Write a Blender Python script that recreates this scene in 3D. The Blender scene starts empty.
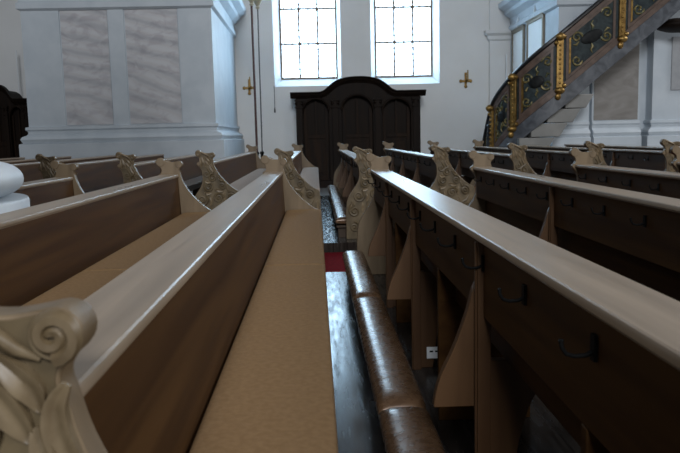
import bpy, bmesh, math, random
from mathutils import Vector, Matrix
random.seed(4)
PI = math.pi
SC = bpy.context.scene
COL = SC.collection

# ------------------------------------------------------------------ camera
F_PX, VPX, VPY, ROLL, CAM_H = 720.0, 316.0, 137.0, 0.027, 1.144
d = Vector(((VPX - 340) / F_PX, (VPY - 226.5) / F_PX, 1.0)).normalized()      # world +Y in (right, down, forward)
z = -Vector((ROLL, 1.0, 0.0)); z = (z - d * z.dot(d)).normalized()
x = d.cross(z)
if x.x < 0: x = -x
right = Vector((x.x, d.x, z.x)); down = Vector((x.y, d.y, z.y)); fwd = Vector((x.z, d.z, z.z))
cam = bpy.data.cameras.new('camera'); cam_o = bpy.data.objects.new('camera', cam); COL.objects.link(cam_o)
rot = Matrix((right, -down, -fwd)).transposed()
cam_o.matrix_world = Matrix.Translation((0, 0, CAM_H)) @ rot.to_4x4()
cam.sensor_width = 36; cam.lens = F_PX * 36 / 680
cam.clip_start = 0.05
cam.dof.use_dof = True; cam.dof.focus_distance = 3.6; cam.dof.aperture_fstop = 9
SC.camera = cam_o

# ------------------------------------------------------------------ light
w = bpy.data.worlds.new('world'); SC.world = w; w.use_nodes = True
bg = w.node_tree.nodes['Background']
bg.inputs[0].default_value = (0.78, 0.88, 1.0, 1); bg.inputs[1].default_value = 0.075

def area(name, loc, target, sx, sy, energy, col):
    l = bpy.data.lights.new(name, 'AREA'); l.shape = 'RECTANGLE'; l.size = sx; l.size_y = sy
    l.energy = energy; l.color = col
    o = bpy.data.objects.new(name, l); COL.objects.link(o); o.location = loc
    o.rotation_euler = (Vector(target) - Vector(loc)).to_track_quat('-Z', 'Y').to_euler()
    return o
area('nave_side_light', (17.0, 14.0, 9.5), (-1.0, 10.5, 0.5), 6.0, 4.0, 1200, (0.95, 0.97, 1.0))
area('nave_side_light', (8.5, -5.0, 6.5), (0.0, 1.5, 0.8), 4.0, 4.0, 300, (1.0, 0.97, 0.92))  # added area light brightening the near volute and left pew; its window is unseen
area('rear_fill_light', (0.2, -13.0, 11.0), (-0.5, 17.0, 3.0), 6.0, 5.0, 1950, (0.93, 0.96, 1.0))  # added fill from behind the camera for the pier fronts; source unseen
PANE_STRENGTH = 8.0
vs = SC.view_settings
vs.view_transform = 'Standard'; vs.look = 'None'; vs.exposure = 0.5; vs.gamma = 1.0; vs.use_curve_mapping = False

# ------------------------------------------------------------------ materials
def mat(name, col, rough=0.5, metal=0.0, spec=0.5):
    m = bpy.data.materials.new(name); m.use_nodes = True
    b = m.node_tree.nodes['Principled BSDF']
    b.inputs['Base Color'].default_value = (*col, 1); b.inputs['Roughness'].default_value = rough
    b.inputs['Metallic'].default_value = metal; b.inputs['Specular IOR Level'].default_value = spec
    return m

def noisy(name, c1, c2, scale=(6, 6, 6), rough=(0.4, 0.6), detail=6, dist=0.0, bump=0.0, metal=0.0, spec=0.5, lo=0.35, hi=0.65, bscale=None):
    m = mat(name, c1, rough[0], metal, spec); nt = m.node_tree; N = nt.nodes; L = nt.links
    b = N['Principled BSDF']
    tc = N.new('ShaderNodeTexCoord'); mp = N.new('ShaderNodeMapping'); mp.inputs['Scale'].default_value = scale
    L.new(tc.outputs['Object'], mp.inputs['Vector'])
    n = N.new('ShaderNodeTexNoise'); n.inputs['Scale'].default_value = 1; n.inputs['Detail'].default_value = detail
    n.inputs['Distortion'].default_value = dist; L.new(mp.outputs[0], n.inputs['Vector'])
    r = N.new('ShaderNodeValToRGB'); r.color_ramp.elements[0].position = lo; r.color_ramp.elements[1].position = hi
    r.color_ramp.elements[0].color = (*c1, 1); r.color_ramp.elements[1].color = (*c2, 1)
    L.new(n.outputs['Fac'], r.inputs[0]); L.new(r.outputs[0], b.inputs['Base Color'])
    mr = N.new('ShaderNodeMapRange'); mr.inputs[3].default_value = rough[0]; mr.inputs[4].default_value = rough[1]
    L.new(n.outputs['Fac'], mr.inputs[0]); L.new(mr.outputs[0], b.inputs['Roughness'])
    if bump:
        bp = N.new('ShaderNodeBump'); bp.inputs['Strength'].default_value = bump; bp.inputs['Distance'].default_value = 0.01
        src = n.outputs['Fac']
        if bscale:
            mp2 = N.new('ShaderNodeMapping'); mp2.inputs['Scale'].default_value = bscale; L.new(tc.outputs['Object'], mp2.inputs['Vector'])
            n2 = N.new('ShaderNodeTexNoise'); n2.inputs['Scale'].default_value = 1; n2.inputs['Detail'].default_value = 3
            L.new(mp2.outputs[0], n2.inputs['Vector']); src = n2.outputs['Fac']
        L.new(src, bp.inputs['Height']); L.new(bp.outputs[0], b.inputs['Normal'])
    return m

M = {}
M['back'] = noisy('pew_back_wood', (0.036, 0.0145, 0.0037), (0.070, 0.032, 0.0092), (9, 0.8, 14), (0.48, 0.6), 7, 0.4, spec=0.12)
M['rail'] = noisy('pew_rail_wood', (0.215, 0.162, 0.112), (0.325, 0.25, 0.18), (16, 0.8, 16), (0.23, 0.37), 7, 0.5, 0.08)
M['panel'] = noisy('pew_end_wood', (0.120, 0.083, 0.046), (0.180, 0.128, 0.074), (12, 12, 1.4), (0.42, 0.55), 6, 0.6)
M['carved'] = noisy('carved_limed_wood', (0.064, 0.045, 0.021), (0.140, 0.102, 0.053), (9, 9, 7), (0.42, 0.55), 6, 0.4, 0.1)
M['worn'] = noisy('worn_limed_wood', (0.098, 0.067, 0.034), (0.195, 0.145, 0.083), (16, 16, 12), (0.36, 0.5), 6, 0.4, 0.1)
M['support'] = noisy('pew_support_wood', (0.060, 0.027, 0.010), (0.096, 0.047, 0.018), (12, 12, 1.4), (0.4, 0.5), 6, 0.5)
M['cushion'] = noisy('tan_felt', (0.205, 0.122, 0.058), (0.24, 0.148, 0.073), (60, 60, 60), (0.9, 0.95), 3, 0, 0.15, spec=0.1)
M['seat'] = noisy('seat_wood', (0.07, 0.04, 0.02), (0.13, 0.08, 0.045), (9, 0.8, 9), (0.4, 0.5), 6, 0.4)
M['iron'] = mat('black_iron', (0.004, 0.004, 0.004), 0.65, 0, 0.12)
M['sheencushion'] = noisy('sheen_paled_felt', (0.34, 0.28, 0.235), (0.42, 0.355, 0.31), (60, 60, 60), (0.85, 0.95), 3, 0, 0.15, spec=0.1)  # felt colour paled to carry the sheen on the far cushions
M['leather'] = noisy('bronze_leather', (0.105, 0.056, 0.028), (0.15, 0.085, 0.045), (30, 30, 30), (0.24, 0.31), 4, 0.2, 0.12, metal=0.25, spec=0.7, bscale=(10, 26, 10))
M['darkwood'] = noisy('dark_plinth_wood', (0.03, 0.018, 0.010), (0.055, 0.033, 0.018), (8, 0.8, 8), (0.35, 0.5))
M['wall'] = noisy('white_lime_plaster', (0.73, 0.73, 0.715), (0.77, 0.77, 0.76), (1.2, 1.2, 1.2), (0.85, 0.92), 4, 0, spec=0.2)
M['stone'] = noisy('pale_painted_stone', (0.50, 0.555, 0.605), (0.57, 0.62, 0.665), (2.5, 2.5, 2.5), (0.5, 0.62), 5, 0.3, spec=0.35)
M['reveal'] = mat('white_reveal_plaster', (0.82, 0.86, 0.90), 0.8, 0, 0.2)
M['conf'] = noisy('dark_walnut', (0.006, 0.0032, 0.002), (0.014, 0.0078, 0.0045), (10, 10, 1.2), (0.5, 0.65), 6, 0.5, spec=0.12)
M['conf_in'] = noisy('dark_walnut_panel', (0.007, 0.0038, 0.0024), (0.022, 0.011, 0.0055), (10, 10, 1.2), (0.5, 0.65), 6, 0.5, spec=0.12)
M['carpet'] = noisy('red_carpet', (0.10, 0.006, 0.010), (0.15, 0.010, 0.016), (40, 40, 40), (0.95, 0.98), 3, 0, 0.2, spec=0.05)
M['gold'] = noisy('gilded_wood', (0.17, 0.095, 0.024), (0.34, 0.21, 0.06), (9, 9, 9), (0.35, 0.48), 4, 0, metal=0.7)
M['brownframe'] = noisy('brown_painted_frame', (0.085, 0.055, 0.042), (0.14, 0.092, 0.070), (8, 8, 8), (0.4, 0.55))
M['teal'] = noisy('dark_painted_panel', (0.016, 0.024, 0.028), (0.045, 0.060, 0.062), (7, 7, 7), (0.5, 0.6), 6, 0.8, spec=0.25)
M['medal'] = noisy('black_oval_paint', (0.006, 0.007, 0.008), (0.016, 0.018, 0.018), (12, 12, 12), (0.5, 0.6), spec=0.2)
M['ornam'] = noisy('green_gold_paint', (0.06, 0.075, 0.04), (0.24, 0.18, 0.065), (14, 14, 14), (0.4, 0.5), metal=0.3)
M['string'] = noisy('grey_blue_marble', (0.060, 0.066, 0.078), (0.125, 0.135, 0.152), (5, 5, 5), (0.35, 0.45), 7, 1.0)
M['step'] = noisy('grey_white_steps', (0.22, 0.22, 0.21), (0.28, 0.275, 0.262), (3, 3, 3), (0.7, 0.8))
M['handrail'] = noisy('near_black_handrail', (0.010, 0.010, 0.012), (0.022, 0.022, 0.025), (8, 8, 8), (0.25, 0.35))
M['polered'] = mat('dark_red_pole', (0.045, 0.009, 0.007), 0.45)
M['polegrey'] = mat('grey_pole', (0.05, 0.05, 0.052), 0.45)
M['white'] = mat('white_plastic', (0.80, 0.83, 0.85), 0.35)
M['paper'] = mat('white_paper_under_glass', (0.93, 0.95, 0.95), 0.5)
M['framewood'] = mat('grey_gilt_frame', (0.22, 0.19, 0.14), 0.45, 0.3)
M['lead'] = noisy('window_lead', (0.16, 0.115, 0.085), (0.26, 0.19, 0.14), (30, 30, 30), (0.6, 0.7))

def marble():
    m = mat('veined_marble', (0.5, 0.5, 0.5), 0.45, 0, 0.35); nt = m.node_tree; N = nt.nodes; L = nt.links; b = N['Principled BSDF']
    tc = N.new('ShaderNodeTexCoord'); mp = N.new('ShaderNodeMapping'); mp.inputs['Scale'].default_value = (1.1, 1.1, 2.0)
    mp.inputs['Rotation'].default_value = (0, math.radians(-22), 0)
    L.new(tc.outputs['Object'], mp.inputs[0])
    wv = N.new('ShaderNodeTexWave'); wv.bands_direction = 'Z'; wv.inputs['Scale'].default_value = 0.55
    wv.inputs['Distortion'].default_value = 9.0; wv.inputs['Detail'].default_value = 5; wv.inputs['Detail Scale'].default_value = 0.7
    L.new(mp.outputs[0], wv.inputs[0])
    r = N.new('ShaderNodeValToRGB'); e = r.color_ramp.elements
    e[0].position = 0.0; e[0].color = (0.45, 0.455, 0.48, 1); e[1].position = 1.0; e[1].color = (0.60, 0.605, 0.625, 1)
    a = e.new(0.25); a.color = (0.53, 0.535, 0.555, 1); a = e.new(0.6); a.color = (0.55, 0.54, 0.55, 1)
    L.new(wv.outputs['Fac'], r.inputs[0])
    n = N.new('ShaderNodeTexNoise'); n.inputs['Scale'].default_value = 2.2; n.inputs['Detail'].default_value = 8; n.inputs['Distortion'].default_value = 1.6
    L.new(mp.outputs[0], n.inputs['Vector'])
    r2 = N.new('ShaderNodeValToRGB'); r2.color_ramp.elements[0].position = 0.36; r2.color_ramp.elements[1].position = 0.52
    r2.color_ramp.elements[0].color = (0.84, 0.82, 0.84, 1); r2.color_ramp.elements[1].color = (1, 1, 1, 1)
    L.new(n.outputs['Fac'], r2.inputs[0])
    mx = N.new('ShaderNodeMix'); mx.data_type = 'RGBA'; mx.blend_type = 'MULTIPLY'; mx.inputs[0].default_value = 1
    L.new(r.outputs[0], mx.inputs[6]); L.new(r2.outputs[0], mx.inputs[7]); L.new(mx.outputs[2], b.inputs['Base Color'])
    return m
M['marble'] = marble()
M['marble_shaded'] = noisy('shaded_pinkish_marble', (0.20, 0.185, 0.17), (0.27, 0.255, 0.24), (2, 2, 3.5), (0.45, 0.55), 7, 1.4)  # pinkish marble, with the stair's shadow worked into its darker tone

def planks():
    m = mat('dark_varnished_planks', (0.05, 0.04, 0.035), 0.3, 0, 0.2); nt = m.node_tree; N = nt.nodes; L = nt.links; b = N['Principled BSDF']
    tc = N.new('ShaderNodeTexCoord')
    sp = N.new('ShaderNodeSeparateXYZ'); L.new(tc.outputs['Object'], sp.inputs[0])
    md = N.new('ShaderNodeMath'); md.operation = 'FRACT'; sc = N.new('ShaderNodeMath'); sc.operation = 'MULTIPLY'; sc.inputs[1].default_value = 1 / 0.155
    L.new(sp.outputs[0], sc.inputs[0]); L.new(sc.outputs[0], md.inputs[0])
    gap = N.new('ShaderNodeMath'); gap.operation = 'LESS_THAN'; gap.inputs[1].default_value = 0.06; L.new(md.outputs[0], gap.inputs[0])
    mp = N.new('ShaderNodeMapping'); mp.inputs['Scale'].default_value = (28, 3.0, 4); L.new(tc.outputs['Object'], mp.inputs[0])
    n = N.new('ShaderNodeTexNoise'); n.inputs['Scale'].default_value = 1; n.inputs['Detail'].default_value = 8; L.new(mp.outputs[0], n.inputs['Vector'])
    n3 = N.new('ShaderNodeTexNoise'); n3.inputs['Scale'].default_value = 1; n3.inputs['Detail'].default_value = 7; mp3 = N.new('ShaderNodeMapping'); mp3.inputs['Scale'].default_value = (30, 4, 4); L.new(tc.outputs['Object'], mp3.inputs[0]); L.new(mp3.outputs[0], n3.inputs['Vector'])
    r = N.new('ShaderNodeValToRGB'); r.color_ramp.elements[0].position = 0.3; r.color_ramp.elements[1].position = 0.7
    r.color_ramp.elements[0].color = (0.008, 0.0065, 0.0055, 1); r.color_ramp.elements[1].color = (0.040, 0.033, 0.028, 1)
    L.new(n.outputs['Fac'], r.inputs[0])
    mx = N.new('ShaderNodeMix'); mx.data_type = 'RGBA'; mx.inputs[7].default_value = (0.010, 0.008, 0.007, 1)
    L.new(gap.outputs[0], mx.inputs[0]); L.new(r.outputs[0], mx.inputs[6]); L.new(mx.outputs[2], b.inputs['Base Color'])
    mr = N.new('ShaderNodeMapRange'); mr.inputs[1].default_value = 0.35; mr.inputs[2].default_value = 0.65; mr.inputs[3].default_value = 0.15; mr.inputs[4].default_value = 0.30
    L.new(n3.outputs['Fac'], mr.inputs[0]); L.new(mr.outputs[0], b.inputs['Roughness'])
    bp = N.new('ShaderNodeBump'); bp.inputs['Strength'].default_value = 0.14; bp.inputs['Distance'].default_value = 0.002
    ad = N.new('ShaderNodeMath'); ad.operation = 'SUBTRACT'; L.new(n.outputs['Fac'], ad.inputs[0]); L.new(gap.outputs[0], ad.inputs[1])
    L.new(ad.outputs[0], bp.inputs['Height']); L.new(bp.outputs[0], b.inputs['Normal'])
    return m
M['planks'] = planks()

def tiles():
    m = mat('grey_stone_tiles', (0.2, 0.2, 0.2), 0.45); nt = m.node_tree; N = nt.nodes; L = nt.links; b = N['Principled BSDF']
    tc = N.new('ShaderNodeTexCoord'); br = N.new('ShaderNodeTexBrick'); br.offset = 0; br.inputs['Scale'].default_value = 1.0
    br.inputs['Brick Width'].default_value = 0.6; br.inputs['Row Height'].default_value = 0.6; br.inputs['Mortar Size'].default_value = 0.008
    br.inputs['Color1'].default_value = (0.19, 0.185, 0.18, 1); br.inputs['Color2'].default_value = (0.24, 0.235, 0.225, 1); br.inputs['Mortar'].default_value = (0.09, 0.09, 0.09, 1)
    L.new(tc.outputs['Object'], br.inputs['Vector']); L.new(br.outputs['Color'], b.inputs['Base Color'])
    return m
M['tiles'] = tiles()

def pane_mat():
    m = bpy.data.materials.new('daylit_glass'); m.use_nodes = True; b = m.node_tree.nodes['Principled BSDF']
    b.inputs['Base Color'].default_value = (0.8, 0.85, 0.9, 1); b.inputs['Roughness'].default_value = 0.2
    b.inputs['Emission Color'].default_value = (0.50, 0.76, 1.0, 1); b.inputs['Emission Strength'].default_value = PANE_STRENGTH
    return m
M['pane'] = pane_mat()

# ------------------------------------------------------------------ mesh helpers
class MB:
    def __init__(s): s.b = bmesh.new()
    def box(s, x0, x1, y0, y1, z0, z1):
        v = [s.b.verts.new(p) for p in ((x0,y0,z0),(x1,y0,z0),(x1,y1,z0),(x0,y1,z0),(x0,y0,z1),(x1,y0,z1),(x1,y1,z1),(x0,y1,z1))]
        for f in ((0,3,2,1),(4,5,6,7),(0,1,5,4),(1,2,6,5),(2,3,7,6),(3,0,4,7)): s.b.faces.new([v[i] for i in f])
        return s
    def hexa(s, pts):                                   # 8 corners ordered as in box()
        v = [s.b.verts.new(p) for p in pts]
        for f in ((0,3,2,1),(4,5,6,7),(0,1,5,4),(1,2,6,5),(2,3,7,6),(3,0,4,7)): s.b.faces.new([v[i] for i in f])
        return s
    def prism(s, poly, a0, a1, axis='y'):               # poly in the two other axes
        def p(u, v, a): return {'y': (u, a, v), 'x': (a, u, v), 'z': (u, v, a)}[axis]
        A = [s.b.verts.new(p(u, v, a0)) for u, v in poly]; B = [s.b.verts.new(p(u, v, a1)) for u, v in poly]
        n = len(poly)
        s.b.faces.new(A); s.b.faces.new(B[::-1])
        for i in range(n): s.b.faces.new((A[i], A[(i+1) % n], B[(i+1) % n], B[i]))
        return s
    def rings(s, R, closed=False, cap=True):            # list of rings of points
        V = [[s.b.verts.new(p) for p in r] for r in R]; n = len(R[0]); m = len(R)
        for i in range(m if closed else m - 1):
            a, c = V[i], V[(i+1) % m]
            for j in range(n): s.b.faces.new((a[j], a[(j+1) % n], c[(j+1) % n], c[j]))
        if cap and not closed: s.b.faces.new(V[0][::-1]); s.b.faces.new(V[-1])
        return s
    def tube(s, path, r, n=8, cap=True):
        P = [Vector(p) for p in path]; R = []
        up = None
        for i, p in enumerate(P):
            t = (P[min(i+1, len(P)-1)] - P[max(i-1, 0)]).normalized()
            if up is None: up = t.orthogonal().normalized()
            up = (up - t * up.dot(t)).normalized(); sd = t.cross(up)
            rr = r[i] if isinstance(r, (list, tuple)) else r
            R.append([p + (up * math.cos(2*PI*k/n) + sd * math.sin(2*PI*k/n)) * rr for k in range(n)])
        return s.rings(R, cap=cap)
    def lathe(s, prof, c=(0, 0, 0), n=32):
        R = [[(c[0] + r*math.cos(2*PI*k/n), c[1] + r*math.sin(2*PI*k/n), c[2] + zz) for k in range(n)] for r, zz in prof]
        return s.rings(R)
    def ball(s, c, r, sc=(1, 1, 1), n=12):
        prof = [(max(1e-4, math.sin(PI*i/n)) , -math.cos(PI*i/n)) for i in range(n + 1)]
        R = [[(c[0] + r*sc[0]*q*math.cos(2*PI*k/n), c[1] + r*sc[1]*q*math.sin(2*PI*k/n), c[2] + r*sc[2]*h) for k in range(n)] for q, h in prof]
        return s.rings(R)
    def mesh(s, name, m, smooth=35):
        bmesh.ops.remove_doubles(s.b, verts=s.b.verts, dist=1e-6)
        bmesh.ops.recalc_face_normals(s.b, faces=s.b.faces)
        me = bpy.data.meshes.new(name); s.b.to_mesh(me); s.b.free()
        me.materials.append(m)
        if smooth:
            me.polygons.foreach_set('use_smooth', [True]*len(me.polygons)); me.set_sharp_from_angle(angle=math.radians(smooth))
        return me
    def build(s, name, m, parent=None, bevel=0, smooth=35, loc=None):
        return link(name, s.mesh(name, m, smooth), parent, bevel, loc)

def link(name, me, parent=None, bevel=0, loc=None):
    o = bpy.data.objects.new(name, me); COL.objects.link(o)
    if parent: o.parent = parent
    if loc: o.location = loc
    if bevel:
        b = o.modifiers.new('bevel', 'BEVEL'); b.width = bevel; b.segments = 2; b.limit_method = 'ANGLE'; b.angle_limit = math.radians(40)
    return o
def tag(o, label=None, cat=None, group=None, kind=None):
    for k, v in (('label', label), ('category', cat), ('group', group), ('kind', kind)):
        if v: o[k] = v
    return o
def empty(name, loc=(0, 0, 0), rz=0):
    o = bpy.data.objects.new(name, None); COL.objects.link(o); o.location = loc; o.rotation_euler.z = rz; o.empty_display_size = 0.1
    return o
def copy_tree(o, parent=None):
    c = o.copy(); COL.objects.link(c)
    if parent: c.parent = parent
    for ch in [q for q in bpy.data.objects if q.parent == o]: copy_tree(ch, c)
    return c
def crom(pts, n=6, closed=True):
    out = []; m = len(pts)
    for i in range(m if closed else m - 1):
        g = lambda k: Vector(pts[k % m]) if closed else Vector(pts[min(max(k, 0), m-1)])
        p0, p1, p2, p3 = g(i-1), g(i), g(i+1), g(i+2)
        for k in range(n):
            t = k / n
            out.append(tuple(0.5*((2*p1) + (p2-p0)*t + (2*p0-5*p1+4*p2-p3)*t*t + (3*p1-p0-3*p2+p3)*t**3)))
    if not closed: out.append(tuple(pts[-1]))
    return out
def moulding(mb, path, prof, closed=False):             # path: XY polyline, outward on its right-hand side; prof: (out, z)
    P = [Vector(p) for p in path]; R = []
    n = len(P)
    for i in range(n):
        a = (P[i] - P[i-1]).normalized() if (i > 0 or closed) else None
        c = (P[(i+1) % n] - P[i]).normalized() if (i < n-1 or closed) else None
        na = Vector((a.y, -a.x)) if a else None; nc = Vector((c.y, -c.x)) if c else None
        if na is None: nn = nc
        elif nc is None: nn = na
        else:
            nn = na + nc; nn = nn / max(0.2, nn.dot(na)) if nn.length > 1e-6 else na
        R.append([(P[i].x + nn.x*o, P[i].y + nn.y*o, h) for o, h in prof])
    mb.rings(R, closed=closed)
    return mb

# ------------------------------------------------------------------ floors
FL = -0.05          # pew platform top
AF = -0.13          # stone floor
RISE = 0.03         # the far platform is a touch higher
tag(MB().box(-14, 14, -6, 20, AF - 0.2, AF).build('floor', M['tiles']), kind='structure')
tag(MB().box(-7.5, 6.2, -0.15, 6.30, AF, FL).build('floor_platform_near', M['planks']), kind='structure')
tag(MB().box(-7.5, 6.2, 7.87, 14.35, AF, FL + RISE).build('floor_platform_far', M['planks']), kind='structure')
cb = MB().box(-7.0, 6.0, 6.36, 7.82, AF, AF + 0.012)
tag(cb.build('carpet_runner', M['carpet']), 'dark red carpet laid along the aisle between the two blocks of pews', 'carpet')

# ------------------------------------------------------------------ far wall and windows
WY = 19.0
WIN = [(-1.03, 0.70, -0.86, 0.606), (1.477, 3.26, 1.62, 3.112)]
SILL, GSILL, WTOP, GTOP = 2.46, 2.675, 5.62, 5.36
wb = MB()
wb.box(-14, WIN[0][0], WY, WY + 0.6, AF, 11); wb.box(WIN[0][1], WIN[1][0], WY, WY + 0.6, AF, 11); wb.box(WIN[1][1], 14, WY, WY + 0.6, AF, 11)
for a, b_, _, _ in WIN: wb.box(a, b_, WY, WY + 0.6, AF, SILL); wb.box(a, b_, WY, WY + 0.6, WTOP, 11)
tag(wb.build('wall_back', M['wall'], smooth=0), kind='structure')
for i, (x0, x1, g0, g1) in enumerate(WIN):
    e = empty('window_%d' % (i + 1), ((x0+x1)/2, WY, SILL)); tag(e, kind='structure')
    cx = (x0+x1)/2; O = lambda p: (p[0]-cx, p[1]-WY, p[2]-SILL)
    rv = MB(); ya, yb = WY + 0.002, WY + 0.34
    A = [(x0,ya,SILL),(x1,ya,SILL),(x1,ya,WTOP),(x0,ya,WTOP)]; B = [(g0,yb,GSILL),(g1,yb,GSILL),(g1,yb,GTOP),(g0,yb,GTOP)]
    Bo = [(x0,yb,SILL),(x1,yb,SILL),(x1,yb,WTOP),(x0,yb,WTOP)]
    rv.rings([[O(p) for p in Bo], [O(p) for p in A], [O(p) for p in B]], cap=False)
    rv.rings([[O(p) for p in B], [O(p) for p in Bo]], cap=False)
    rv.build('window_reveal', M['reveal'], e, smooth=0)
    MB().box(g0-cx, g1-cx, 0.335, 0.35, GSILL-SILL, GTOP-SILL).build('glass_pane', M['pane'], e)
    br = MB()
    for k in range(4):
        xx = g0 + (g1-g0)*k/3 - cx; xx += (0.012 if k == 0 else -0.012 if k == 3 else 0)
        br.box(xx-0.024, xx+0.024, 0.305, 0.333, GSILL-SILL, GTOP-SILL)
    for k in range(4):
        zz = 2.675 + 0.892*k - SILL; zz = min(zz + (0.012 if k == 0 else 0), GTOP-SILL-0.012)
        br.box(g0-cx, g1-cx, 0.30, 0.333, zz-0.024, zz+0.024)
        for q in range(7 if 0 < k < 3 else 0):
            xx = g0 + (g1-g0)*(q+0.5)/7 - cx
            br.box(xx-0.02, xx+0.02, 0.296, 0.302, zz-0.038, zz+0.038)
    for k in range(4):
        xx = g0 + (g1-g0)*k/3 - cx
        for q in range(15): br.box(xx-0.038, xx+0.038, 0.302, 0.333, q*0.165+0.28, q*0.165+0.31)
    br.build('glazing_bars', M['lead'], e)
# pilaster strip in the corner beside the right-hand pier
pl = MB().box(4.55, 5.3, WY-0.10, WY, AF, 9)
moulding(pl, [(4.55, WY), (4.55, WY-0.10), (5.3, WY-0.10)], [(0,3.50),(0.05,3.54),(0.06,3.62),(0.13,3.68),(0.14,3.76),(0,3.78)])
tag(pl.build('wall_back_pilaster', M['wall'], smooth=0), kind='structure')

# ------------------------------------------------------------------ piers
BASE = [(0.0,1.47),(0.05,1.46),(0.055,1.41),(0.02,1.38),(0.015,1.33),(0.045,1.30),(0.11,1.27),(0.135,1.22),(0.11,1.165),(0.10,1.15),(0.16,1.13),(0.165,AF),(0.0,AF)]
CAPT = [(0,3.70),(0.06,3.74),(0.06,3.84),(0.02,3.88),(0.03,4.04),(0.16,4.14),(0.18,4.22),(0.32,4.30),(0.34,4.42),(0,4.46)]
lp = empty('pillar_left', (0, 0, 0)); tag(lp, kind='structure')
path = [(-5.68,WY),(-5.68,14.6),(-4.95,14.6),(-4.95,14.63),(-4.0,14.63),(-4.0,14.6),(-3.7,14.6),(-3.7,14.63),(-2.64,14.63),(-2.64,14.6),(-1.99,14.6),(-2.03,WY)]
MB().prism(path, AF, 9.5, 'z').build('pillar_shaft', M['stone'], lp, smooth=0)
pout = [(-5.68,WY),(-5.68,14.6),(-1.99,14.6),(-2.03,WY)]
moulding(MB(), pout, BASE).build('pillar_base_moulding', M['stone'], lp, smooth=30)
moulding(MB(), pout, CAPT).build('pillar_capital', M['stone'], lp, smooth=30)
for a, b_ in ((-4.95,-4.0),(-3.7,-2.64)):
    MB().box(a+0.02, b_-0.02, 14.615, 14.635, 1.49, 4.6).build('marble_panel', M['marble'], lp)
rp = empty('pillar_right', (0, 0, 0)); tag(rp, kind='structure')
path = [(5.1,WY),(5.1,15.2),(5.77,15.2),(5.77,15.42),(5.86,15.42),(5.86,15.27),(6.88,15.27),(6.88,15.5),(7.12,15.5),(7.12,15.2),(10.5,15.2),(10.5,WY)]
MB().prism(path, AF, 9.5, 'z').build('pillar_shaft', M['stone'], rp, smooth=0)
BASE2 = [(o*0.9, h-0.13 if h > 0 else h) for o, h in BASE]
for seg in ([(5.1,WY),(5.1,15.2),(5.77,15.2)], [(5.86,15.27),(6.88,15.27)], [(7.12,15.5),(7.12,15.2),(10.5,15.2)]):
    moulding(MB(), seg, BASE2).build('pillar_base_moulding', M['stone'], rp, smooth=30)
moulding(MB(), [(5.1,WY),(5.1,15.2),(10.5,15.2)], CAPT).build('pillar_capital', M['stone'], rp, smooth=30)
MB().box(5.9, 6.84, 15.255, 15.275, 1.36, 4.6).build('marble_panel', M['marble_shaded'], rp)
MB().box(7.50, 9.5, 15.17, 15.205, 1.95, 3.05).build('grey_inset_panel', noisy('grey_inset', (0.31,0.32,0.335),(0.36,0.37,0.385)), rp, 0.01)

# round column base at the left among the pews
cl = empty('column_left', (-2.515, 3.60, AF + .115)); tag(cl, kind='structure')
R0 = 1.0
tor = [(R0-0.26+0.17*math.cos(a)+0.05, 0.945+0.098*math.sin(a)) for a in [(-90+180*k/16)*PI/180 for k in range(17)]]
prof = [(0.01,0),(R0+.015,0),(R0+.015,0.86),(R0+.008,0.874),(R0-0.10,0.877)] + [(r+0.035, h+0.03) for r, h in tor] + \
       [(R0-0.22,1.105),(R0-0.20,1.112),(R0-0.19,1.14),(R0-0.30,1.19),(R0-0.33,1.26),(R0-0.28,1.30),(R0-0.28,1.35),(R0-0.36,1.37),(R0-0.36,6),(0.01,6)]
MB().lathe(prof, n=72).build('column_base', M['stone'], cl, smooth=40)

# ------------------------------------------------------------------ pews
TH = 0.048
OUT = [(.300,FL),(.312,.15),(.322,.36),(.318,.47),(.303,.520),(.262,.540),(.21,.578),(.163,.62),(.120,.665),(.080,.715),(.046,.77),(.024,.82),(.012,.865),
       (.006,.888),(.012,.905),(.029,.922),(.034,.942),(.026,.962),(.008,.970),(-.018,.966),(-.05,.962),(-.09,.966),(-.12,.984),(-.15,1.0),(-.178,.985),
       (-.183,.955),(-.165,.932),(-.145,.915),(-.140,.885),(-.155,.858),(-.158,.830),(-.140,.805),(-.122,.770),(-.113,.70),(-.118,.640),(-.145,.575),(-.19,.51),(-.235,.44),(-.262,.36),(-.272,.24),(-.272,FL)]
outline = crom(OUT[1:-1], 4, False); outline = [OUT[0]] + outline + [OUT[-1]]

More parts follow.
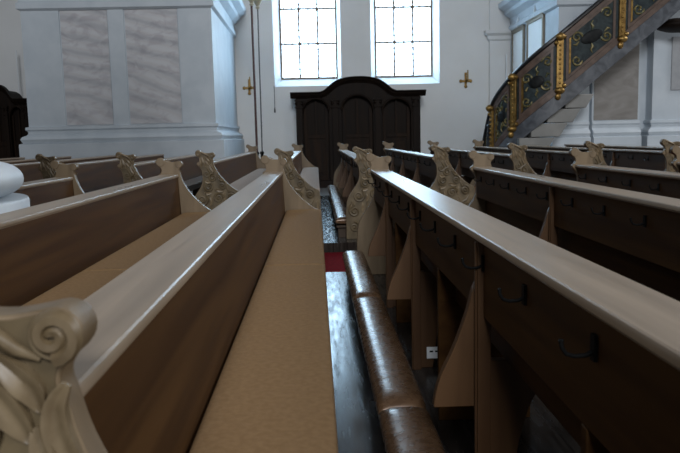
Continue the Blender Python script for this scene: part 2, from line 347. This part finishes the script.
def spiral(mb, cx, cz, r, turns, a0, side, y, rad=0.008, rot=1, tail=None):
    n = int(18*turns); P = []; Rr = []
    if tail: P.append((tail[0], y, tail[1])); Rr.append(rad*0.5)
    for k in range(n + 1):
        t = k / n; rr = r*(1 - 0.86*t); a = a0 + rot*2*PI*turns*t
        P.append((cx + rr*math.cos(a), y, cz + rr*math.sin(a))); Rr.append(rad*1.15*(1 - 0.35*t))
    mb.tube(P, Rr, 6)
def leaf(mb, pts, width, y, side, h=0.020, nu=10, nv=6):
    S = crom(pts, nu, False); n = len(S); top = []; bot = []
    for i, p in enumerate(S):
        t = i/(n-1); a = Vector(S[min(i+1,n-1)]) - Vector(S[max(i-1,0)]); a.normalize(); nn = Vector((-a.y, a.x))
        wd = width*(math.sin(PI*min(1, 0.12 + 0.88*t)**1.25)**0.75 if t < 1 else 0.02); wd = max(wd, 0.0012)
        rowt = []; rowb = []
        for j in range(nv + 1):
            v = 2*j/nv - 1
            hh = h*(0.45 + 0.55*abs(v)**1.5)*(0.5 + 0.5*math.sin(PI*min(1, t*1.1)))*(1 if abs(v) < 0.99 else 0.8)
            q = (p[0] + nn.x*wd*v, p[1] + nn.y*wd*v)
            rowt.append((q[0], y + side*hh, q[1])); rowb.append((q[0], y, q[1]))
        top.append(rowt); bot.append(rowb)
    R = [t_ + b_[::-1] for t_, b_ in zip(top, bot)]
    mb.rings(R)
def carving_mesh(side):                                 # side: -1 outer face towards -y, +1 towards +y
    y = 0 if side < 0 else TH
    field, relief = MB(), MB(); mb = relief
    S = lambda *a, **k: spiral(field, *a, side, y + side*0.007, **k)
    Lf = lambda p, w_, h=0.020: leaf(mb, p, w_, y, side, h)
    # volutes: raised discs with a rolled spiral
    for cx, cz, r, rot in ((.0065,.941,.028,1),(-.146,.963,.034,-1)):
        mb.rings([[(cx + q*math.cos(2*PI*k/20), y + side*o, cz + q*math.sin(2*PI*k/20)) for k in range(20)] for q, o in ((r, 0),(r, .008),(r*.93, .011),(r*.3,.011))])
        spiral(mb, cx, cz, r*.88, 1.7, -PI/2, side, y + side*0.012, rad=.0085, rot=rot)
    mb.tube([(-.146,y+side*.008,.990),(-.11,y+side*.008,.972),(-.065,y+side*.008,.950),(-.035,y+side*.007,.927),(-.012,y+side*.003,.914)], [.008,.010,.011,.008,.003], 8)
    # acanthus leaves under the volutes
    Lf([(-.062,.920),(-.040,.902),(-.022,.880),(-.014,.856)], .015)
    Lf([(-.085,.905),(-.062,.880),(-.042,.850),(-.027,.822)], .017)
    Lf([(-.105,.925),(-.09,.89),(-.075,.85),(-.072,.81)], .020)
    Lf([(-.125,.915),(-.122,.88),(-.118,.84),(-.125,.805)], .016)
    Lf([(.014,.886),(.002,.862),(.004,.828),(.022,.785),(.052,.735)], .015, .018)
    Lf([(-.02,.84),(-.01,.80),(.01,.765),(.02,.73)], .018)
    # long S-scrolls down the field
    S(.002,.690,.046,1.7,PI*.5,rad=.010,rot=1,tail=(.03,.77))
    S(-.065,.735,.040,1.5,PI*.3,rad=.009,rot=-1,tail=(-.06,.80))
    S(.105,.600,.050,1.7,PI*.6,rad=.010,rot=-1,tail=(.055,.70))
    S(-.045,.590,.055,1.8,PI*.9,rad=.010,rot=1,tail=(-.09,.68))
    S(.205,.480,.058,1.8,PI*.7,rad=.011,rot=-1,tail=(.15,.58))
    S(.060,.460,.060,1.8,0,rad=.011,rot=1,tail=(.02,.56))
    S(-.125,.440,.065,1.8,PI*.2,rad=.011,rot=-1,tail=(-.10,.56))
    S(.215,.300,.065,1.8,PI*.5,rad=.011,rot=1,tail=(.25,.42))
    S(.035,.270,.070,1.8,PI,rad=.012,rot=-1,tail=(-.03,.38))
    S(-.175,.270,.065,1.8,PI*.5,rad=.011,rot=1,tail=(-.21,.38))
    S(.17,.10,.06,1.6,PI*.5,rad=.011,rot=-1); S(-.02,.09,.06,1.6,PI*.5,rad=.011,rot=1); S(-.18,.09,.06,1.6,PI*.5,rad=.011,rot=-1)
    for p, w_ in (([(.06,.70),(.085,.67),(.12,.655)],.012), ([(-.08,.66),(-.06,.64),(-.02,.645)],.014), ([(-.10,.53),(-.06,.51),(-.01,.525)],.016),
                  ([(.02,.55),(.06,.545),(.11,.53)],.016), ([(.13,.53),(.12,.49),(.13,.43)],.018), ([(-.03,.47),(-.02,.43),(-.04,.37)],.018),
                  ([(.12,.40),(.14,.35),(.13,.29)],.018), ([(-.20,.36),(-.23,.32),(-.24,.26)],.014), ([(-.08,.37),(-.08,.32),(-.09,.26)],.018),
                  ([(.28,.40),(.29,.34),(.285,.27)],.014), ([(.05,.17),(.1,.18),(.13,.22)],.016), ([(-.1,.17),(-.07,.18),(-.04,.2)],.016)): Lf(p, w_)
    n = len(outline); ins = []
    for i, p in enumerate(outline):
        a = Vector(outline[(i+1) % n]) - Vector(outline[i-1]); a.normalize(); ins.append((p[0] - a.y*.005, p[1] + a.x*.005))
    field.prism(ins, y - .0015*(1 if side < 0 else -1), y + .003*(1 if side < 0 else -1))
    bmesh.ops.recalc_face_normals(relief.b, faces=relief.b.faces)
    tmp = bpy.data.meshes.new('leaf_relief'); relief.b.to_mesh(tmp); relief.b.free()
    n0 = len(field.b.faces); field.b.from_mesh(tmp); bpy.data.meshes.remove(tmp)
    field.b.faces.ensure_lookup_table()
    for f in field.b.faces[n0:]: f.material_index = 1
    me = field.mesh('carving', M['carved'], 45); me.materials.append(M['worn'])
    return me
def panel_mesh():
    mb = MB(); mb.prism(outline, 0, TH)
    for cx, cz, r in ((.0065,.941,.029),(-.146,.963,.036)):
        mb.prism([(cx + r*math.cos(2*PI*k/20), cz + r*math.sin(2*PI*k/20)) for k in range(20)], -0.004, TH + 0.004)
    for cx, cz, r in ((-.150,.845,.020),):
        mb.prism([(cx + r*math.cos(2*PI*k/14), cz + r*math.sin(2*PI*k/14)) for k in range(14)], -0.003, TH + 0.003)
    return mb.mesh('end_panel', M['panel'], 40)
PANEL, CARV_N, CARV_F = panel_mesh(), carving_mesh(-1), carving_mesh(1)

def support_mesh():
    o = crom([(-.118,.715),(-.140,.680),(-.158,.61),(-.198,.50),(-.240,.41),(-.258,.345),(-.262,.312)], 4, False)
    poly = o + [(-.10,.312),(-.10,FL),(-.03,FL)] + crom([(-.010,.10),(.005,.20),(.045,.33),(.12,.42),(.25,.455)], 4, False) + [(-.088,.455),(-.088,.715)]
    return MB().prism(poly, -.0175, .0175).mesh('support', M['support'], 30)
SUPPORT = support_mesh()
POST = MB().box(-.134,-.094,-.05,-.0177,FL,.825).box(-.140,-.134,-.043,-.026,FL,.825).mesh('post', M['support'], 0)
def hook_mesh():
    mb = MB().box(-.124,-.117,-.010,.010,-.022,.026)
    mb.tube([(-.122,0,-.006),(-.135,0,-.012),(-.155,0,-.013),(-.170,0,-.008),(-.178,0,.004),(-.180,0,.018)], [.005,.0045,.0042,.0042,.0040,.0048], 7)
    return mb.mesh('coat_hook', M['iron'], 40)
HOOK = hook_mesh()
_cache = {}
def long_meshes(y0, y1):
    k = (y0, y1)
    if k not in _cache:
        rail = [(-.138,.832),(-.006,.832),(-.005,.836),(.0,.838),(.0015,.841),(.0015,.851),(-.001,.8565),(-.005,.8588),(-.141,.8588),(-.145,.8565),(-.147,.851),(-.147,.841),(-.145,.838),(-.139,.836)]
        a, b_ = y0 + TH - .002, y1 - TH + .002
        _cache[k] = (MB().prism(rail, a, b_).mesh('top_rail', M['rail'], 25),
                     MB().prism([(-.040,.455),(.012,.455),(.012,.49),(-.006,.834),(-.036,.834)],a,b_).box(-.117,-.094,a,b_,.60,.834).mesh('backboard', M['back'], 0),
                     MB().box(.0125,.292,a,b_,.455,.490).box(.262,.285,a,b_,.40,.455).mesh('seat', M['seat'], 0))
    return _cache[k]
PITCH, LX = 0.88, -0.29
N0, N1 = 0.762, 6.175
F0, F1 = 8.12, 14.06
def pew(xo, y0, y1, label, group, hooks=False, supports=True, far_end=True, sup=None, near_end=True):
    e = empty('church_pew', (xo, 0, RISE if y0 > 8 else 0)); tag(e, label, 'pew', group)
    rl, bk, st = long_meshes(y0, y1)
    link('top_rail', rl, e); link('backboard', bk, e, 0.003); link('seat', st, e, 0.004)
    for yy, cv in ((y0, CARV_N), (y1 - TH, CARV_F))[0 if near_end else 1:2 if far_end else 1]:
        p = link('end_panel', PANEL, e, 0.0035, (0, yy, 0)); c = link('carving', cv, p)
        c['label'] = 'carved acanthus scrollwork and volutes'
    if supports:
        L = y1 - y0
        for yy in (sup or [y0 + L*t for t in (.253, .525, .775)]):
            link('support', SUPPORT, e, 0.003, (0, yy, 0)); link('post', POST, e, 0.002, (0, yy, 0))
    if hooks:
        yy = (1.22 if y0 < 2 else y0 + .458)
        while yy < y1 - .15:
            link('coat_hook', HOOK, e, 0, (0, yy, .762)); yy += .43
    return e
GN, GF = 'pews in front of the cross aisle', 'pews beyond the cross aisle'
ordl = ['nearest left pew, its carved volute end filling the lower left corner of the photo',
        'second pew on the left, its rail running in front of the round white stone base',
        'short pew ending beside the round white stone column base']
for k in range(2): pew(LX - PITCH*k, N0, N1, ordl[k], GN)
pew(LX - PITCH*2, 4.62, N1, ordl[2], GN, supports=False, near_end=False)
ordr = ['nearest pew on the right, with large black coat hooks above the bronze leather kneeler',
        'second pew on the right, with coat hooks, right behind the kneeler pew rail',
        'third pew on the right, its plain end below the foot of the pulpit stairs',
        'fourth pew on the right, its far carved end cut by the right photo edge']
for k in range(4): pew(LX + PITCH*(k+1) + .011, 0.62, N1, ordr[k], GN, True, sup=[2.13, 3.60, 4.95] if k == 0 else [1.9, 4.15])
nth = ['first', 'second', 'third', 'fourth', 'fifth', 'sixth', 'seventh']
for k in range(7):
    pew(LX - PITCH*k, F0, F1, '%s pew left of the blue-lit foot space, past the red carpet' % nth[k], GF, far_end=k < 2)
for k in range(6):
    pew(LX + PITCH*(k+1), F0, F1, '%s pew right of the blue-lit foot space, beyond the red carpet' % nth[k], GF, True, far_end=k < 4)
# partition board under the near end of the hook pew
near_right = [q for q in bpy.data.objects if q.get('label') == ordr[0]][0]
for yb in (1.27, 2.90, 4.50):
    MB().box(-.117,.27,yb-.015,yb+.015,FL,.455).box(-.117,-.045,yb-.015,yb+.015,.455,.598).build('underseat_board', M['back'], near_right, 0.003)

# cushions lying on the seats
def cushion(xo, y0, y1, label, group):
    def ring(y, s):
        cx, cz = .168, .5125; hw, hh = .150, .022
        R = []
        for k in range(28):
            a = 2*PI*k/28; c, s_ = math.cos(a), math.sin(a); q = 5.0
            u = math.copysign(abs(c)**(2/q), c); v = math.copysign(abs(s_)**(2/q), s_)
            R.append((cx + (hw - .012*(1-s))*u, y, cz + hh*s*v))
        return R
    n = 24; L = y1 - y0
    ys = [0, .001, .004, .018] + [.018 + (L-.036)*k/n for k in range(1, n)] + [L-.018, L-.004, L-.001, L]
    ss = [.97, .99, 1.0, 1.0] + [1.0]*(n-1) + [1.0, 1.0, .99, .97]
    mb = MB().rings([ring(y0 + y, s) for y, s in zip(ys, ss)])
    o = mb.build('seat_cushion', M['cushion'] if y0 < 8 else M['sheencushion'], smooth=50); o.location = (xo, 0, RISE if y0 > 8 else 0)
    tag(o, label, 'cushion', group)
GC = 'tan cushions on the pew seats'
cushion(LX, N0+TH+.01, 3.427, 'tan seat cushion at the bottom of the photo, near half of the nearest left pew', GC)
cushion(LX, 3.451, N1-TH-.01, 'tan seat cushion past the seam, far half of the nearest left pew', GC)
cushion(LX-PITCH, N0+TH+.01, 3.427, 'tan seat cushion behind the foreground volute, near half of the second left pew', GC)
cushion(LX-PITCH, 3.451, N1-TH-.01, 'tan seat cushion past the seam, far half of the second left pew', GC)
for k in range(2):
    for a, b_, nm in ((F0+TH+.01, 11.08, 'near'), (11.09, F1-TH-.01, 'far')):
        cushion(LX-PITCH*k, a, b_, 'sheen-paled %s cushion on the %s pew left of the blue-lit foot space beyond the carpet' % (nm, nth[k]), GC)

# kneelers
def kneeler(y0, y1, npads, label):
    e = empty('kneeler', (0, 0, FL + (RISE if y0 > 8 else 0))); tag(e, label, 'kneeler', 'padded kneelers behind the right-hand pews')
    x0, x1 = .198, .378; cx = (x0+x1)/2
    MB().box(x0+.012, x1-.012, y0, y1, .118, .145).build('kneeling_board', M['darkwood'], e, 0.004)
    k = max(3, npads + 1)
    for i in range(k):
        yy = y0 + .05 + (y1-y0-.10)*i/(k-1)
        MB().box(x0+.03, x1-.03, yy-.02, yy+.02, 0, .118).build('foot', M['darkwood'], e, 0.003)
    L = (y1-y0)/npads
    for i in range(npads):
        R = []; n = 44
        for j in range(n + 1):
            t = j/n; y = y0 + L*i + .004 + (L-.008)*t; dd = min(t, 1-t)*L
            s = min(1, (dd/.075))**.45 if dd > 0 else 0
            s = .50 + .50*s; wb_ = 1 + .012*math.sin(j*1.9) + .010*math.sin(j*3.1 + i)
            ring = []
            for q in range(22):
                a = 2*PI*q/22; c, sn = math.cos(a), math.sin(a)
                u = math.copysign(abs(c)**.75, c); v = math.copysign(abs(sn)**.75, sn)
                hh = .052 if sn > 0 else .040
                ring.append((cx + .092*u*(.94+.06*s), y, .188 + hh*s*wb_*v))
            R.append(ring)
        MB().rings(R).build('kneeling_pad', M['leather'], e, smooth=70)
kneeler(0.72, N1-TH-.06, 3, 'long kneeler with bronze leather pads beside the near foot space')
kneeler(F0+TH+.06, F1-TH-.03, 3, 'far kneeler with shiny blue-lit pads beyond the red carpet')

# small white socket plate on the second support under the hook pew
ys = 3.60 - .0175
sk = empty('socket_outlet', (.575, ys, .03)); tag(sk, 'small white socket plate low on the wooden support under the nearest right pew', 'socket')
MB().box(-.036,.036,-.010,0,-.030,.030).build('cover_plate', M['white'], sk, 0.002)
MB().box(-.022,-.004,-.0115,-.009,.004,.012).box(.006,.022,-.0115,-.009,.004,.012).build('socket_slots', M['iron'], sk)

# ------------------------------------------------------------------ confessionals
def confessional(cx, label):
    e = empty('confessional', (cx, 18.0, AF)); tag(e, label, 'confessional', 'dark carved confessionals against the far wall')
    H = lambda zz: zz - AF
    top = [(-1.68,0),(-1.0,0),(-.90,.012),(-.78,.06),(-.66,.16),(-.52,.265),(-.36,.325),(-.18,.352),(0,.36),(.18,.352),(.36,.325),(.52,.265),(.66,.16),(.78,.06),(.90,.012),(1.0,0),(1.68,0)]
    ct = crom(top, 4, False)
    zc = H(2.13)
    MB().prism([(-1.55,0),(1.55,0)] + [(min(1.55,max(-1.55,u)), zc+v) for u, v in ct[::-1]], .30, .98).build('body', M['conf'], e, smooth=0)
    def arch(a, b_, t): 
        r = (b_-a)/2; c = (a+b_)/2; zs = H(t) - r*.9
        return [(a,.18),(a,zs)] + [(c - r*math.cos(PI*k/18), zs + r*.9*math.sin(PI*k/18)) for k in range(1,18)] + [(b_,zs),(b_,.18)]
    bays = [(-1.38,-.73,2.09),(-.42,.37,2.16),(.60,1.32,2.06)]
    poly = [(-1.55,0),(-1.55,.18)]
    poly = [(-1.55,.18)]
    for a, b_, t in bays: poly += arch(a, b_, t)
    poly += [(1.55,.18)] + [(min(1.55,max(-1.55,u)), zc+v) for u, v in ct[::-1]]
    MB().prism(poly, .12, .30).build('arched_front', M['conf'], e, smooth=0)
    MB().box(-1.60,1.60,.06,.98,0,.18).build('plinth', M['conf'], e, 0.01)
    for a, b_, t in bays:
        r = (b_-a)/2; c = (a+b_)/2
        dm = MB().box(a+.02,b_-.02,.265,.29,.18,H(1.20)).box(a+.02,a+.10,.235,.265,.18,H(1.85)).box(b_-.10,b_-.02,.235,.265,.18,H(1.85))
        dm.box(a+.10,b_-.10,.235,.265,.18,.30).box(a+.10,b_-.10,.235,.265,H(1.10),H(1.20)).box(a+.16,b_-.16,.245,.265,.38,H(1.0)).box(c-.03,c+.03,.24,.262,H(1.2),H(2.05))
        dm.build('door', M['conf_in'], e, 0.004)
        am = MB(); pr = arch(a, b_, t)[1:-1]
        am.tube([(u, .115, v) for u, v in pr], .030, 8).build('arch_moulding', M['conf'], e)
    for u in (-1.47,-.575,.485,1.44):
        p = MB().box(u-.075,u+.075,.07,.12,.18,H(1.85)).build('pilaster', M['conf'], e, 0.006)
        MB().box(u-.10,u+.10,.04,.12,H(1.85),H(1.90)).box(u-.085,u+.085,.06,.12,H(1.90),H(2.02)).ball((u-.07,.05,H(1.97)),.035).ball((u+.07,.05,H(1.97)),.035).box(u-.11,u+.11,.03,.12,H(2.02),H(2.07)).build('capital', M['conf'], p, 0.005)
    cb_ = MB(); prof = [(-.02,-.03),(.03,-.03),(.05,.0),(.10,.03),(.12,.07),(.17,.09),(.17,.115),(-.02,.115)]
    R = []
    for i, (u, v) in enumerate(ct):
        a = Vector(ct[min(i+1,len(ct)-1)]) - Vector(ct[max(i-1,0)]); a.normalize(); nn = Vector((-a.y, a.x))
        R.append([(u + nn.x*q, .12 - o_, zc + v + nn.y*q) for o_, q in prof])
    cb_.rings(R).build('cornice', M['conf'], e, smooth=30)
    for sgn in (-1, 1): MB().box(sgn*1.68-.0 if sgn<0 else 1.55, -1.55 if sgn<0 else 1.68, .12, .98, zc+.02, zc+.112).build('cornice_return', M['conf'], e)
    return e
confessional(1.07, 'dark wooden confessional with three arches and a curved top under the two windows')
confessional(-7.80, 'dark confessional half hidden behind the big pale pier at the left edge').scale.x = 0.5

# ------------------------------------------------------------------ wall furniture
def cross_sconce(x_, z_, label):
    e = empty('cross_sconce', (x_, WY, z_)); tag(e, label, 'sconce', 'gilded cross sconces on the far wall')
    c = MB().box(-.028,.028,-.03,0,-.13,.22).box(-.12,.12,-.03,0,-.028,.028)
    for p in ((-.13,0),(.13,0),(0,-.14)): c.ball((p[0],-.02,p[1]),.045,(1,.5,1),8)
    c.build('cross', M['gold'], e, 0.005)
    MB().tube([(0,-.03,-.02),(0,-.10,-.05),(.0,-.14,0)], .014, 6).build('bracket', M['gold'], e)
    MB().lathe([(.012,0),(.05,.02),(.05,.035),(.02,.04),(.016,.26),(.004,.28)], (0.03,-.14,.0), 10).build('candle_holder', M['gold'], e)
cross_sconce(3.94, 2.50, 'gilded cross sconce on the wall right of the windows')
cross_sconce(-1.69, 2.44, 'gilded cross sconce on the wall behind the red pole')
def rod(x_, y_, z0, z1, label):  # pier-edge highlight modelled as a slim white rod
    e = MB().lathe([(.016,0),(.016,z1-z0-.05),(.010,z1-z0),(.002,z1-z0+.01)], n=10).build('highlight_rod', M['white'], None)
    e.location = (x_, y_, z0); tag(e, label, 'rod', 'rod-shaped highlights by the piers')
rod(-7.42, 18.62, 2.40, 3.47, 'rod-shaped white highlight above the dark confessional at the left edge')
rod(4.96, 18.80, 1.5, 3.15, 'rod-shaped white highlight against the right pier, just left of the stair handrail')
# cord below the left window
cd = empty('window_cord', (-1.05, WY-.02, 1.85)); tag(cd, 'thin grey cord with a small weight hanging below the left window', 'cord')
MB().tube([(0,0,0.08),(0.004,0,.35),(0,.01,.63)], .008, 6).build('cord', M['polegrey'], cd)
MB().lathe([(.002,-.06),(.02,-.05),(.024,0),(.012,.07),(.004,.085)], n=10).build('weight', M['polegrey'], cd)
# processional poles
def pole(x_, y_, top, m, rad, label, lean=0):
    e = empty('processional_pole', (x_, y_, AF)); tag(e, label, 'pole', 'tall poles by the left pier')
    H_ = top - AF
    MB().tube([(0,0,.02),(lean,0,H_)], rad, 10).build('shaft', m, e)
    MB().lathe([(.01,0),(.09,0),(.10,.03),(.06,.08),(.035,.20),(.03,.93),(.05,.97),(.03,1.0)], n=14).build('foot_socket', M['iron'], e)
    MB().lathe([(.012,0),(.05,.04),(.03,.07),(.06,.12),(.10,.20),(.085,.22),(.06,.30),(.085,.40),(.01,.46)], (lean,0,H_-.02), 12).build('finial', noisy('pale_brass', (.42,.38,.26),(.55,.50,.38), metal=.4), e)
pole(-1.225, 15.0, 3.80, M['polered'], .024, 'tall dark red processional pole with a pale finial in front of the wall')
pole(-1.15, 15.35, 3.80, M['polegrey'], .014, 'thin grey pole standing just right of the red processional pole', .02)
# framed white boards on the side of the right pier
def board(y0, y1, z0, z1, label):
    e = empty('framed_board', (5.1, (y0+y1)/2, z0)); tag(e, label, 'picture', 'framed white boards on the right pier')
    hw, hh = (y1-y0)/2, z1-z0; t = .07
    MB().box(-.05,0,-hw,-hw+t,0,hh).box(-.05,0,hw-t,hw,0,hh).box(-.05,0,-hw+t,hw-t,0,t).box(-.05,0,-hw+t,hw-t,hh-t,hh).box(-.065,0,-hw-.02,hw+.02,hh,hh+.03).build('frame', M['framewood'], e, 0.006)
    MB().box(-.025,-.004,-hw+t,hw-t,t,hh-t).build('white_sheet', M['paper'], e)
    MB().lathe([(.035,0),(.05,.03),(.02,.06),(.045,.13),(.03,.20),(.006,.28)], (-.03,0,hh+.03), 10).build('finial', M['white'], e)
board(17.62, 18.66, 2.35, 3.68, 'smaller framed white board, farther left of the two on the right pier')
board(16.12, 17.36, 2.35, 3.72, 'larger framed white board, next to the pulpit handrail on the right pier')

# ------------------------------------------------------------------ pulpit staircase
ST = empty('pulpit_staircase', (4.0, 14.6, AF)); tag(ST, 'curved pulpit staircase with painted gilded panels and a grey marble stringer', 'staircase')
AR = 1.2; AC = (4.96, 15.4); LA = AR*PI/2; SL = 0.80; ZH0 = 1.69; S0 = -0.75
def plan(s, off=0.0):                                   # off > 0: outwards; s < 0 runs straight back towards the wall
    r = AR + off
    if s < 0: return (AC[0] - r, AC[1] - s)
    if s < LA:
        a = s/AR; return (AC[0] - r*math.cos(a), AC[1] - r*math.sin(a))
    return (AC[0] + s - LA, AC[1] - r)
def PT(s, h, off=0.0):                                  # h: drop below the handrail top
    p = plan(s, off); return (p[0] - 4.0, p[1] - 14.6, ZH0 + SL*s - h - AF)
SMAX = 5.2
def band(mb, s0, s1, h0, h1, o0, o1, step=.12):
    n = max(1, int((s1-s0)/step)); 
    mb.rings([[PT(s0+(s1-s0)*k/n, h0, o0), PT(s0+(s1-s0)*k/n, h0, o1), PT(s0+(s1-s0)*k/n, h1, o1), PT(s0+(s1-s0)*k/n, h1, o0)] for k in range(n+1)])
    return mb
def ztube(mb, pts, r, n=6): return mb.tube([PT(*p) for p in pts], r, n)
band(MB(), S0+.05, SMAX, 1.16, 1.50, -.06, .04).build('stringer', M['string'], ST, 0.008, smooth=30)
hr = MB(); n = 46
R = []
for k in range(n + 1):
    s = S0 + (SMAX-S0)*k/n; e_ = .30*max(0, (.25-s)/1.0)**2
    R.append([PT(s, h+e_, o_) for h, o_ in ((.0,-.05),(.0,.05),(.03,.075),(.07,.075),(.10,.04),(.10,-.05),(.07,-.075),(.03,-.075))])
hr.rings(R); hr.build('handrail', M['handrail'], ST, smooth=40)
band(MB(), S0+.05, SMAX, .10, .20, -.03, .03).build('upper_frame_rail', M['brownframe'], ST, 0.005)
band(MB(), S0+.05, SMAX, 1.03, 1.16, -.03, .05).build('lower_frame_rail', M['brownframe'], ST, 0.005)
PIL = [.09, .82, 1.72, 2.92, 4.10]
edges = [S0+.05] + PIL + [SMAX]
for i in range(len(edges) - 1):
    a, b_ = edges[i], edges[i+1]
    p = band(MB(), a, b_, .20, 1.03, -.03, .0).build('painted_panel', M['teal'], ST)
    if b_ - a > .5:
        a2, b2 = a + .12, b_ - .12
        fr = MB(); band(fr, a2, a2+.05, .20, 1.03, 0, .025); band(fr, b2-.05, b2, .20, 1.03, 0, .025); band(fr, a2, b2, .20, .26, 0, .022); band(fr, a2, b2, .97, 1.03, 0, .022)
        fr.build('panel_frame', M['brownframe'], p)
        band(MB(), a2+.052, a2+.088, .28, .95, 0, .03).build('gilt_strip', M['gold'], p)
        c = (a+b_)/2 + .02; hc = .60; ew = (b2-a2)*.235
        V = lambda dx, dz, o_: PT(c + dx, hc + SL*dx - dz, o_)       # upright offsets inside the sloping panel
        def E(q, k):
            u, v = ew*q*math.cos(2*PI*k/24), .115*q*math.sin(2*PI*k/24); t = math.radians(24)
            return u*math.cos(t) - v*math.sin(t), u*math.sin(t) + v*math.cos(t)
        m_ = MB(); m_.rings([[V(*E(q, k), o_) for k in range(24)] for q, o_ in ((1.0,.0),(1.0,.018),(.9,.028),(.5,.036),(.05,.038))]); m_.build('oval_medallion', M['medal'], p)
        def scroll(pts, rad, balls=()):
            og = MB(); og.tube(pts, rad, 6)
            og.build('painted_scrollwork', M['ornam'], p)
        for sx in (-1, 1):
            for sh in (-1, 1):
                cs, ch = sx*(b2-a2)*.30, -SL*0 + sx*(b2-a2)*.30*SL + sh*.22; pts = []
                for k in range(24):
                    t = k/23; rr = .110*(1-.85*t); aa = (0 if sx < 0 else PI) - sx*sh*2*PI*1.3*t
                    pts.append(V(cs + rr*math.cos(aa), ch + rr*math.sin(aa), .008))
                scroll(pts, [.012 + .014*abs(math.sin(k*.9)) for k in range(24)])
        for sg in (-1, 1):
            scroll([V(0, sg*.13, .008), V(.02, sg*.19, .014), V(-.015, sg*.25, .012), V(.02, sg*.31, .008)], [.014, .030, .018, .008])
            scroll([V(sg*ew*1.1, sg*.09, .008), V(sg*ew*1.35, sg*.16, .012), V(sg*ew*1.6, sg*.15, .008)], [.012, .026, .010])
for s in PIL:
    p = band(MB(), s-.062, s+.062, .14, 1.10, 0, .06).build('gilt_pilaster', M['gold'], ST, 0.006)
    cv = MB()
    for k in range(9): cv.ball(PT(s, .26+.09*k, .060), .024, (1,.7,1.1), 8)
    cv.build('pendant_beads', M['gold'], p)
    cap_ = MB().ball(PT(s, .10, .07), .085, (1.1,.8,.9), 10).ball(PT(s-.07, .16, .06), .045, (1,1,1), 8).ball(PT(s+.07, .16, .06), .045, (1,1,1), 8)
    cap_.build('carved_capital', M['gold'], p)
    bs_ = MB().ball(PT(s, 1.13, .07), .085, (1.2,.8,.8), 10).ball(PT(s-.03, 1.22, .06), .06, (1,.8,1.2), 8).ball(PT(s+.08, 1.10, .06), .045, (1,1,1), 8)
    bs_.build('carved_bracket', M['gold'], p)
# newel scroll at the foot
nw = MB()
ztube(nw, [(.06,.30,0),(.0,.42,.02),(-.03,.6,.04),(.0,.85,.03),(.05,1.2,0),(.05,1.42,0)], [.07,.075,.07,.08,.09,.1], 10)
pts = []
for k in range(22):
    t = k/21; rr = .13*(1-.8*t); aa = PI/2 + 2*PI*1.2*t
    pts.append((-.02 + rr*math.cos(aa), .48 + rr*math.sin(aa), .03))
ztube(nw, pts, .035, 8); nw.ball(PT(-.06,.36,.05), .05); nw.ball(PT(-.10,.62,.05), .045)
nw.build('newel_scroll', M['handrail'], ST)
# steps (cantilevered blocks, each a part)
GO = .2375; k = 0; s = S0 + .02
while s < SMAX - .05:
    zt = ZH0 + SL*(s + GO) - 1.13 - AF; h = .30
    if zt > .12:
        h = min(h, zt)
        pts = []
        for zz in (zt-h, zt):
            for ss, oo in ((s, -.06), (s+GO+.015, -.06), (s+GO+.015, -.86), (s, -.86)):
                q = plan(ss, oo); pts.append((q[0]-4.0, q[1]-14.6, zz))
        MB().hexa(pts).build('step', M['step'], ST, 0.006)
    s += GO

# stepped masonry carrying the flight, one course per step
cz = [(AF, .20), (.20, .48), (.48, .76), (.76, 1.04), (1.04, 1.32), (1.32, 1.60), (1.60, 1.88)]
xr = [4.34, 4.36, 4.42, 4.62, 4.88, 5.14, 5.40]; xl = [3.98, 3.98, 3.98, 4.06, 4.30, 4.62, 4.98]
for (a, b_), x1_, x0_ in zip(cz, xr, xl):
    MB().hexa([(x0_-4, -.22, a-AF), (x1_-4+.0, -.22, a-AF), (x1_-4, .45, a-AF), (x0_-4, .45, a-AF), (x0_-4, -.22, b_-AF-.012), (x1_-4+.16, -.22, b_-AF-.012), (x1_-4+.16, .45, b_-AF-.012), (x0_-4, .45, b_-AF-.012)]).build('masonry_course', M['step'], ST, 0.012)
MB().ball((7.38-4, .15, 3.22-AF), .44, (1, .8, .32), 14).build('pulpit_bracket', M['conf'], ST)
